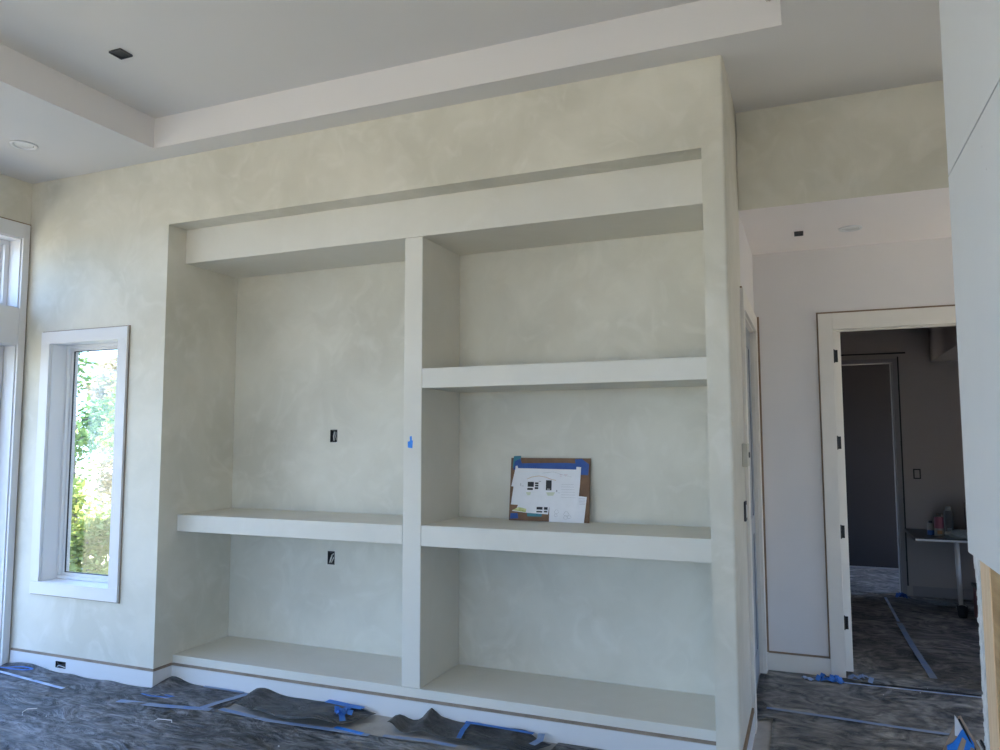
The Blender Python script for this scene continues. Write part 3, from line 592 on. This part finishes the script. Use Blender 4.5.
def clump(name, c, r, h, m, label, n=5, seed=1):
    """crumpled ribbon: folded strip of several facets"""
    rnd = random.Random(seed); mb = MB()
    for k in range(n):
        x = c[0]+rnd.uniform(-r, r); y = c[1]+rnd.uniform(-r*.5, r*.5); a = rnd.uniform(0, 3.1); L_ = rnd.uniform(.4, .9)*r; wd = .014
        pts = []
        d = Vector((math.cos(a), math.sin(a))); s_ = Vector((-d.y, d.x))
        for i in range(5):
            p = Vector((x, y))+d*(i/4-.5)*2*L_; z = c[2]+h*(.25+.75*abs(math.sin(i*1.7+k)))*(i % 2*.7+.15)
            pts.append(((p-s_*wd).x, (p-s_*wd).y, z)); pts.append(((p+s_*wd).x, (p+s_*wd).y, z+.006))
        k0 = len(mb.v); mb.v += pts
        for v in list(pts): mb.v.append((v[0], v[1], v[2]+.0015))
        for i in range(4):
            a0 = k0+2*i; mb.f += [(a0, a0+1, a0+3, a0+2), (a0+10, a0+12, a0+13, a0+11), (a0, a0+2, a0+12, a0+10), (a0+1, a0+11, a0+13, a0+3)]; mb.mi += [0]*4
    return tag(mb.build(name, m), label, 'tape')
clump('crumpled_tape', (.42, 1.84, .012), .09, .035, 'tape', 'crumpled dark blue tape wad at the foot of the door casing', 6, 3)
clump('crumpled_tape', (.27, 1.79, .010), .04, .02, 'tape_pale', 'whitish scrap of crumpled tape beside the casing foot', 3, 5)
clump('crumpled_tape', (.66, 1.90, .018), .09, .02, 'tape_dusty', 'blue tape scrap lying just inside the doorway threshold', 4, 8)
clump('crumpled_tape', (-2.26, -.03, .045), .05, .035, 'tape', 'twisted blue tape curling over the end of the lifted paper flap', 5, 11)
strip([(-2.47, .125), (-2.19, .095)], .05, 'tape', 'wide blue tape piece at the back of the lifted paper flap', z=.046)
strip([(-2.27, .08), (-2.31, .02), (-2.25, -.04), (-2.19, -.12)], .035, 'tape', 'bent blue tape piece hanging over the lifted paper flap end', z=.045)
strip([(-2.22, -.15), (-2.02, -.175)], .03, 'tape_bright', 'bright blue tape end on bare floor past the lifted flap', z=.017)
clump('crumpled_tape', (1.12, 4.98, .022), .08, .05, 'tape_deep', 'blue tape scrap on the floor beside the dark further doorway', 4, 15)
# litter
o = MB().tube([(-4.10, -.58, .016), (-4.135, -.62, .022), (-4.12, -.66, .018), (-4.08, -.69, .014)], .0028, 5).build('wire_scrap', 'wire'); tag(o, 'tiny curved white scrap lying on the floor paper', 'litter')
o = MB().tube([(-3.27, -.46, .014), (-3.265, -.44, .02), (-3.17, -.425, .02), (-3.155, -.44, .012)], .0026, 5).build('staple_clip', 'wire'); tag(o, 'tiny bent pale clip lying on the dark floor paper', 'litter')
rnd = random.Random(4)
for k in range(12):
    x, y = rnd.uniform(-4.8, -.9), rnd.uniform(-1.1, -.25); r = rnd.uniform(.003, .006)
    o = MB().lathe((x, y, .010), [(r*.5, 0), (r, .003), (r*.4, .006)], 6).build('plaster_crumb', 'gypsum'); tag(o, 'tiny pale plaster crumb on the main room floor paper', 'debris', 'plaster crumbs on the main floor paper')
for k in range(5):
    x, y = rnd.uniform(.2, 1.1), rnd.uniform(.9, 2.6); r = rnd.uniform(.003, .006)
    o = MB().lathe((x, y, .014), [(r*.5, 0), (r, .003), (r*.4, .006)], 6).build('plaster_crumb', 'gypsum'); tag(o, 'tiny pale plaster crumb on the hall floor paper', 'debris', 'plaster crumbs on the hall floor paper')
bits = MB()
for k in range(14):
    a = k*.9; x = 1.50+.11*math.cos(a)*(k/14); y = 4.72+.10*math.sin(a)*(k/14); bits.prism([(x-.04, y-.03, .02+.002*k), (x+.04, y-.02, .02+.003*k), (x+.03, y+.04, .025+.002*k), (x-.03, y+.03, .022+.002*k)], (0, 0, .002))
tag(bits.build('paper_rag', 'cloth'), 'pale crumpled rag on the floor under the worktop', 'rag')

# ================================================================ DIM ROOM: worktop and items
t = thing('worktop_table', 'dark worktop with pale front edge on a slim leg against the dim wall', 'table', (1.8, 4.7, 0))
B(1.243, 2.85, 4.315, 5.125, .684, .712).build('top', 'worktop', t, bevel=.003)
B(1.255, 2.85, 4.300, 4.3145, .686, .704).build('edge_strip', 'pale_metal', t)
mb = MB(); mb.tube([(1.60, 4.36, .684), (1.615, 4.37, .02)], [.024, .020], 10); mb.build('leg', 'pale_metal', t, smooth=True)
mb = MB(); mb.tube([(2.75, 4.36, .684), (2.75, 4.37, .02)], [.024, .020], 10); mb.build('leg', 'pale_metal', t, smooth=True)
zt = .7125
def cano(name, x, y, r, h, label, mats, prof=None, cap=True):
    t = thing(name, label, 'can', (x, y, zt))
    MB().lathe((x, y, zt), [(r*.94, 0), (r, .004), (r, h*.38), (r, h*.40), (r, h*.93), (r*.9, h)], 18, [0, 0, 0, 1, 1]).build('body', mats[:2], t, smooth=False)
    if cap: MB().lathe((x, y, zt+h), [(r*.55, 0.0005), (r*.55, h*.16), (r*.45, h*.18)], 14).build('cap', mats[2], t)
    B(x-r*.5, x+r*.5, y-r*1.02, y-r*.8, zt+h*.12, zt+h*.30).build('label_patch', mats[3], t)
    return t
cano('paint_can', 1.425, 4.62, .030, .115, 'small can with blue base on the worktop, the shortest of the cans', ('blue_can', 'can_cream', 'black', 'blue_can'))
cano('paint_can', 1.488, 4.55, .041, .185, 'cream can with red band on the worktop, beside the blue can', ('can_cream', 'red', 'black', 'orange'))
cano('spray_can', 1.588, 4.66, .040, .235, 'tall dark spray can standing behind the red and cream can', ('grey_dark', 'grey_dark', 'cloth', 'cloth'))
t = thing('storage_case', 'black upright case standing on the worktop next to the wall panel edge', 'case', (1.86, 4.85, zt))
B(1.77, 1.95, 4.75, 4.95, zt, zt+.30).build('body', 'black', t, bevel=.01); MB().tube([(1.82, 4.85, zt+.30), (1.83, 4.85, zt+.33), (1.89, 4.85, zt+.33), (1.90, 4.85, zt+.30)], .006, 6).build('handle', 'black', t)
bm = bmesh.new(); bmesh.ops.create_icosphere(bm, subdivisions=4, radius=1)
for v in bm.verts:
    n = noise.noise(v.co*2.5)*.35+noise.noise(v.co*6)*.12; v.co *= (1+n); v.co = Vector((v.co.x*.155, v.co.y*.085, max(0, v.co.z+.25)*.062))
me = bpy.data.meshes.new('cloth_bundle'); bm.to_mesh(me); bm.free(); me.materials.append(M['cloth']); me.polygons.foreach_set('use_smooth', [True]*len(me.polygons))
o = bpy.data.objects.new('cloth_bundle', me); COL.objects.link(o); o.location = (1.68, 4.42, zt+.001); tag(o, 'crumpled grey cloth bundle lying at the front of the worktop', 'cloth')
t = thing('bucket', 'small dark bucket on the floor at the foot of the worktop leg', 'bucket', (1.60, 4.22, .02))
MB().lathe((1.60, 4.22, .02), [(.035, 0), (.046, .10), (.048, .102), (.040, .101), (.032, .01)], 18).build('body', 'grey_dark', t, smooth=True)
MB().tube([(1.60+.047*math.cos(a), 4.22, .10+.03*math.sin(a)) for a in [i*math.pi/8 for i in range(9)]], .002, 5).build('handle', 'pale_metal', t)
t = thing('toolbox', 'dark maroon box on the floor under the worktop', 'box', (1.85, 4.25, .0))
B(1.70, 2.05, 4.08, 4.28, .022, .30).build('body', 'maroon', t, bevel=.008); B(1.69, 2.06, 4.07, 4.29, .30, .33).build('lid', 'black', t, bevel=.006)

# ================================================================ NEAR WALL BUMP-OUT (drywall over open framing)
mb = MB(); Z1 = 1.281
mb.box(XN, 1.6, -2.9, -.922, Z1, 2.586); mb.box(XN, 1.6, -2.9, -.922, 2.592, ZC-.0005); mb.box(XN+.014, 1.59, -2.89, -.93, 2.586, 2.592)
o = struct(mb.build('wall_near', 'drywall'), 'pale grey drywall bump-out hanging over open framing', 'wall')
# seam shadow gap and drywall screws
mb = MB()
for (y, z) in ((-1.46, 2.50), (-1.50, 2.42), (-.99, 2.66), (-.99, 2.50)):
    mb.tube([(XN+.001, y, z), (XN-.0006, y, z)], .004, 8)
mb.build('screw_head', 'pale_metal', o)
t = thing('wall_stud', 'pale pine stud under the drywall bump-out', 'stud', (XN+.05, -1.14, 0), None)
B(XN+.004, XN+.093, -1.2155, -1.085, 0, Z1-.001).build('board', 'wood', t, bevel=.003)
mb = MB(); n_ = 90
for k in range(n_):      # torn drywall edge
    z0 = k*Z1/n_; z1 = (k+1)*Z1/n_-.0002 if k == n_-1 else (k+1)*Z1/n_; y1 = -1.02+.016*noise.noise(Vector((k*.7, 2, 0)))+.006*math.sin(k*2.1)+.007*noise.noise(Vector((k*3.3, 7, 1)))
    if z1 > Z1-.07: y1 += .03*(1-(Z1-z1)/.07)
    mb.box(XN+.002, XN+.016, -1.084, y1, z0, z1-.0008*(k == n_-1))
tag(mb.build('drywall_strip', 'gypsum'), 'torn white drywall edge running up beside the pine stud', 'drywall')
tag(B(XN+.008, XN+.026, -2.88, -1.2165, 0, Z1-.001).build('plywood_panel', 'plywood'), 'tan plywood panel behind the pine stud under the bump-out', 'panel')
# cardboard scraps leaning at the lower corner
t = thing('taped_cardboard', 'folded cardboard and metal edge piece wrapped in bright blue tape in the bottom corner', 'scrap', (1.12, .9, 0))
MB().prism([(.95, .80, .0), (1.13, .80, .0), (1.125, .80, .06), (1.035, .80, .195), (1.01, .80, .14)], (.0, .012, 0)).build('cardboard', 'cardboard_pale', t)
MB().prism([(1.012, .79, .10), (1.045, .79, .09), (1.050, .79, .155), (1.015, .79, .203)], (0, .006, 0)).build('flap', 'sheet', t)
MB().prism([(.972, .782, .01), (1.10, .782, .01), (1.095, .782, .075), (1.056, .782, .145), (1.040, .782, .130), (1.018, .782, .09), (1.0, .782, .065), (.972, .782, .045)], (0, .006, 0)).build('tape', 'tape_bright', t)
MB().prism([(1.005, .775, .0), (1.035, .775, .0), (1.060, .775, .085), (1.043, .775, .10)], (0, .004, 0)).build('flap', 'cardboard_pale', t)
MB().prism([(1.063, .775, .0), (1.085, .775, .0), (1.095, .775, .05), (1.080, .775, .055)], (0, .004, 0)).build('flap', 'cardboard_pale', t)
MB().tube([(1.038, .782, .205), (1.075, .786, .125), (1.105, .79, .06), (1.13, .80, .0)], .006, 6).build('edge_rod', 'cardboard_pale', t)
MB().tube([(1.032, .780, .19), (1.068, .784, .11), (1.10, .79, .04)], .006, 6).build('edge_rod', 'black', t)
t = thing('metal_strips', 'bent grey metal strips standing beside the taped cardboard in the bottom corner', 'scrap', (1.15, .82, 0))
for k in range(4):
    x = 1.118+.017*k; MB().tube([(x+.022, .80, .0), (x+.012, .80, .05), (x-.006, .80, .092-.006*abs(k-1))], .0055, 6).build('strip', ('pale_metal', 'black', 'pale_metal', 'grey_dark')[k], t)

# ================================================================ OUTSIDE
struct(B(-60, 60, -60, 70, -.6, -.4).build('ground', 'grass'), None)
def tree(name, x, y, h, r, nleaf, ls, m, label, z0=-.4, crown0=.3, seed=1, flat=1., thick=.12):
    rnd = random.Random(seed); t = thing(name, label, 'tree', (x, y, z0), 'trees outside the narrow window')
    tr = MB(); P = [(x, y, z0), (x+.06*h*.2, y, z0+h*.35), (x-.03*h, y+.05, z0+h*.65), (x, y, z0+h*.95)]; tr.tube(P, [thick, thick*.75, thick*.45, thick*.1], 8)
    tips = []
    for k in range(12):
        f = rnd.uniform(crown0, .95); a = rnd.uniform(0, 6.28); L_ = r*(1.1-f*.6)*rnd.uniform(.6, 1.1); p0 = Vector((x, y, z0+h*f)); p2 = p0+Vector((math.cos(a)*L_, math.sin(a)*L_, L_*.35)); p1 = (p0+p2)/2+Vector((0, 0, .12*L_))
        tr.tube([p0, p1, p2], [thick*.3, thick*.18, thick*.04], 5); tips += [p1, p2, (p1+p2)/2, p0]
    tr.build('trunk', 'bark', t)
    lf = MB()
    for k in range(nleaf):
        c = tips[rnd.randrange(len(tips))]+Vector((rnd.gauss(0, r*.17), rnd.gauss(0, r*.17), rnd.gauss(0, r*.15)))
        d = Vector((rnd.gauss(0, 1), rnd.gauss(0, 1), rnd.gauss(0, .6))).normalized(); s_ = d.orthogonal().normalized(); n3 = d.cross(s_)
        a = ls*rnd.uniform(.6, 1.3); k0 = len(lf.v)
        for p in (c-d*a, c+s_*a*.45+n3*a*.1, c+d*a, c-s_*a*.45+n3*a*.1): lf.v.append(tuple(p))
        lf.f.append((k0, k0+1, k0+2, k0+3)); lf.mi.append(0)
    me = bpy.data.meshes.new('foliage'); me.from_pydata(lf.v, [], lf.f); me.materials.append(M[m]); o = bpy.data.objects.new('foliage', me); COL.objects.link(o); o.parent = t; o.matrix_parent_inverse = t.matrix_basis.inverted()
    return t
def at(px_dx, dist):     # direction through the window centre, offset sideways
    d = Vector((-4.9, 4.1)).normalized(); s_ = Vector((d.y, -d.x)); p = Vector((.36, -3.92))+d*dist+s_*px_dx; return p.x, p.y
x, y = at(-.55, 15.5); tree('leafy_tree', x, y, 6.2, 1.0, 4200, .07, 'leaf_green', 'light green tree reaching up the left part of the narrow window view', seed=3, crown0=.1)
x, y = at(.75, 12.5); tree('leafy_bush', x, y, 2.9, .95, 6500, .055, 'leaf_yellow', 'bright yellow-green bush low in the narrow window view', seed=5, crown0=.12, thick=.06)
x, y = at(.35, 20); tree('leafy_tree', x, y, 4.2, 1.5, 7500, .09, 'leaf_pale', 'pale tan and green tree farther back in the narrow window view', seed=9, crown0=.1)
x, y = at(2.1, 26); tree('leafy_tree', x, y, 5.0, 1.8, 4000, .11, 'leaf_green', 'green tree at the back right of the narrow window view', seed=12, crown0=.1)
x, y = at(-3.2, 25); tree('leafy_tree', x, y, 5.4, 2.0, 4000, .11, 'leaf_green', 'green tree outside beyond the corner of the house', seed=14, crown0=.1)
x, y = at(-.25, 10); tree('leafy_bush', x, y, 1.5, .55, 3600, .045, 'leaf_yellow', 'small yellow-green bush nearest to the narrow window', seed=21, crown0=.12, thick=.05)
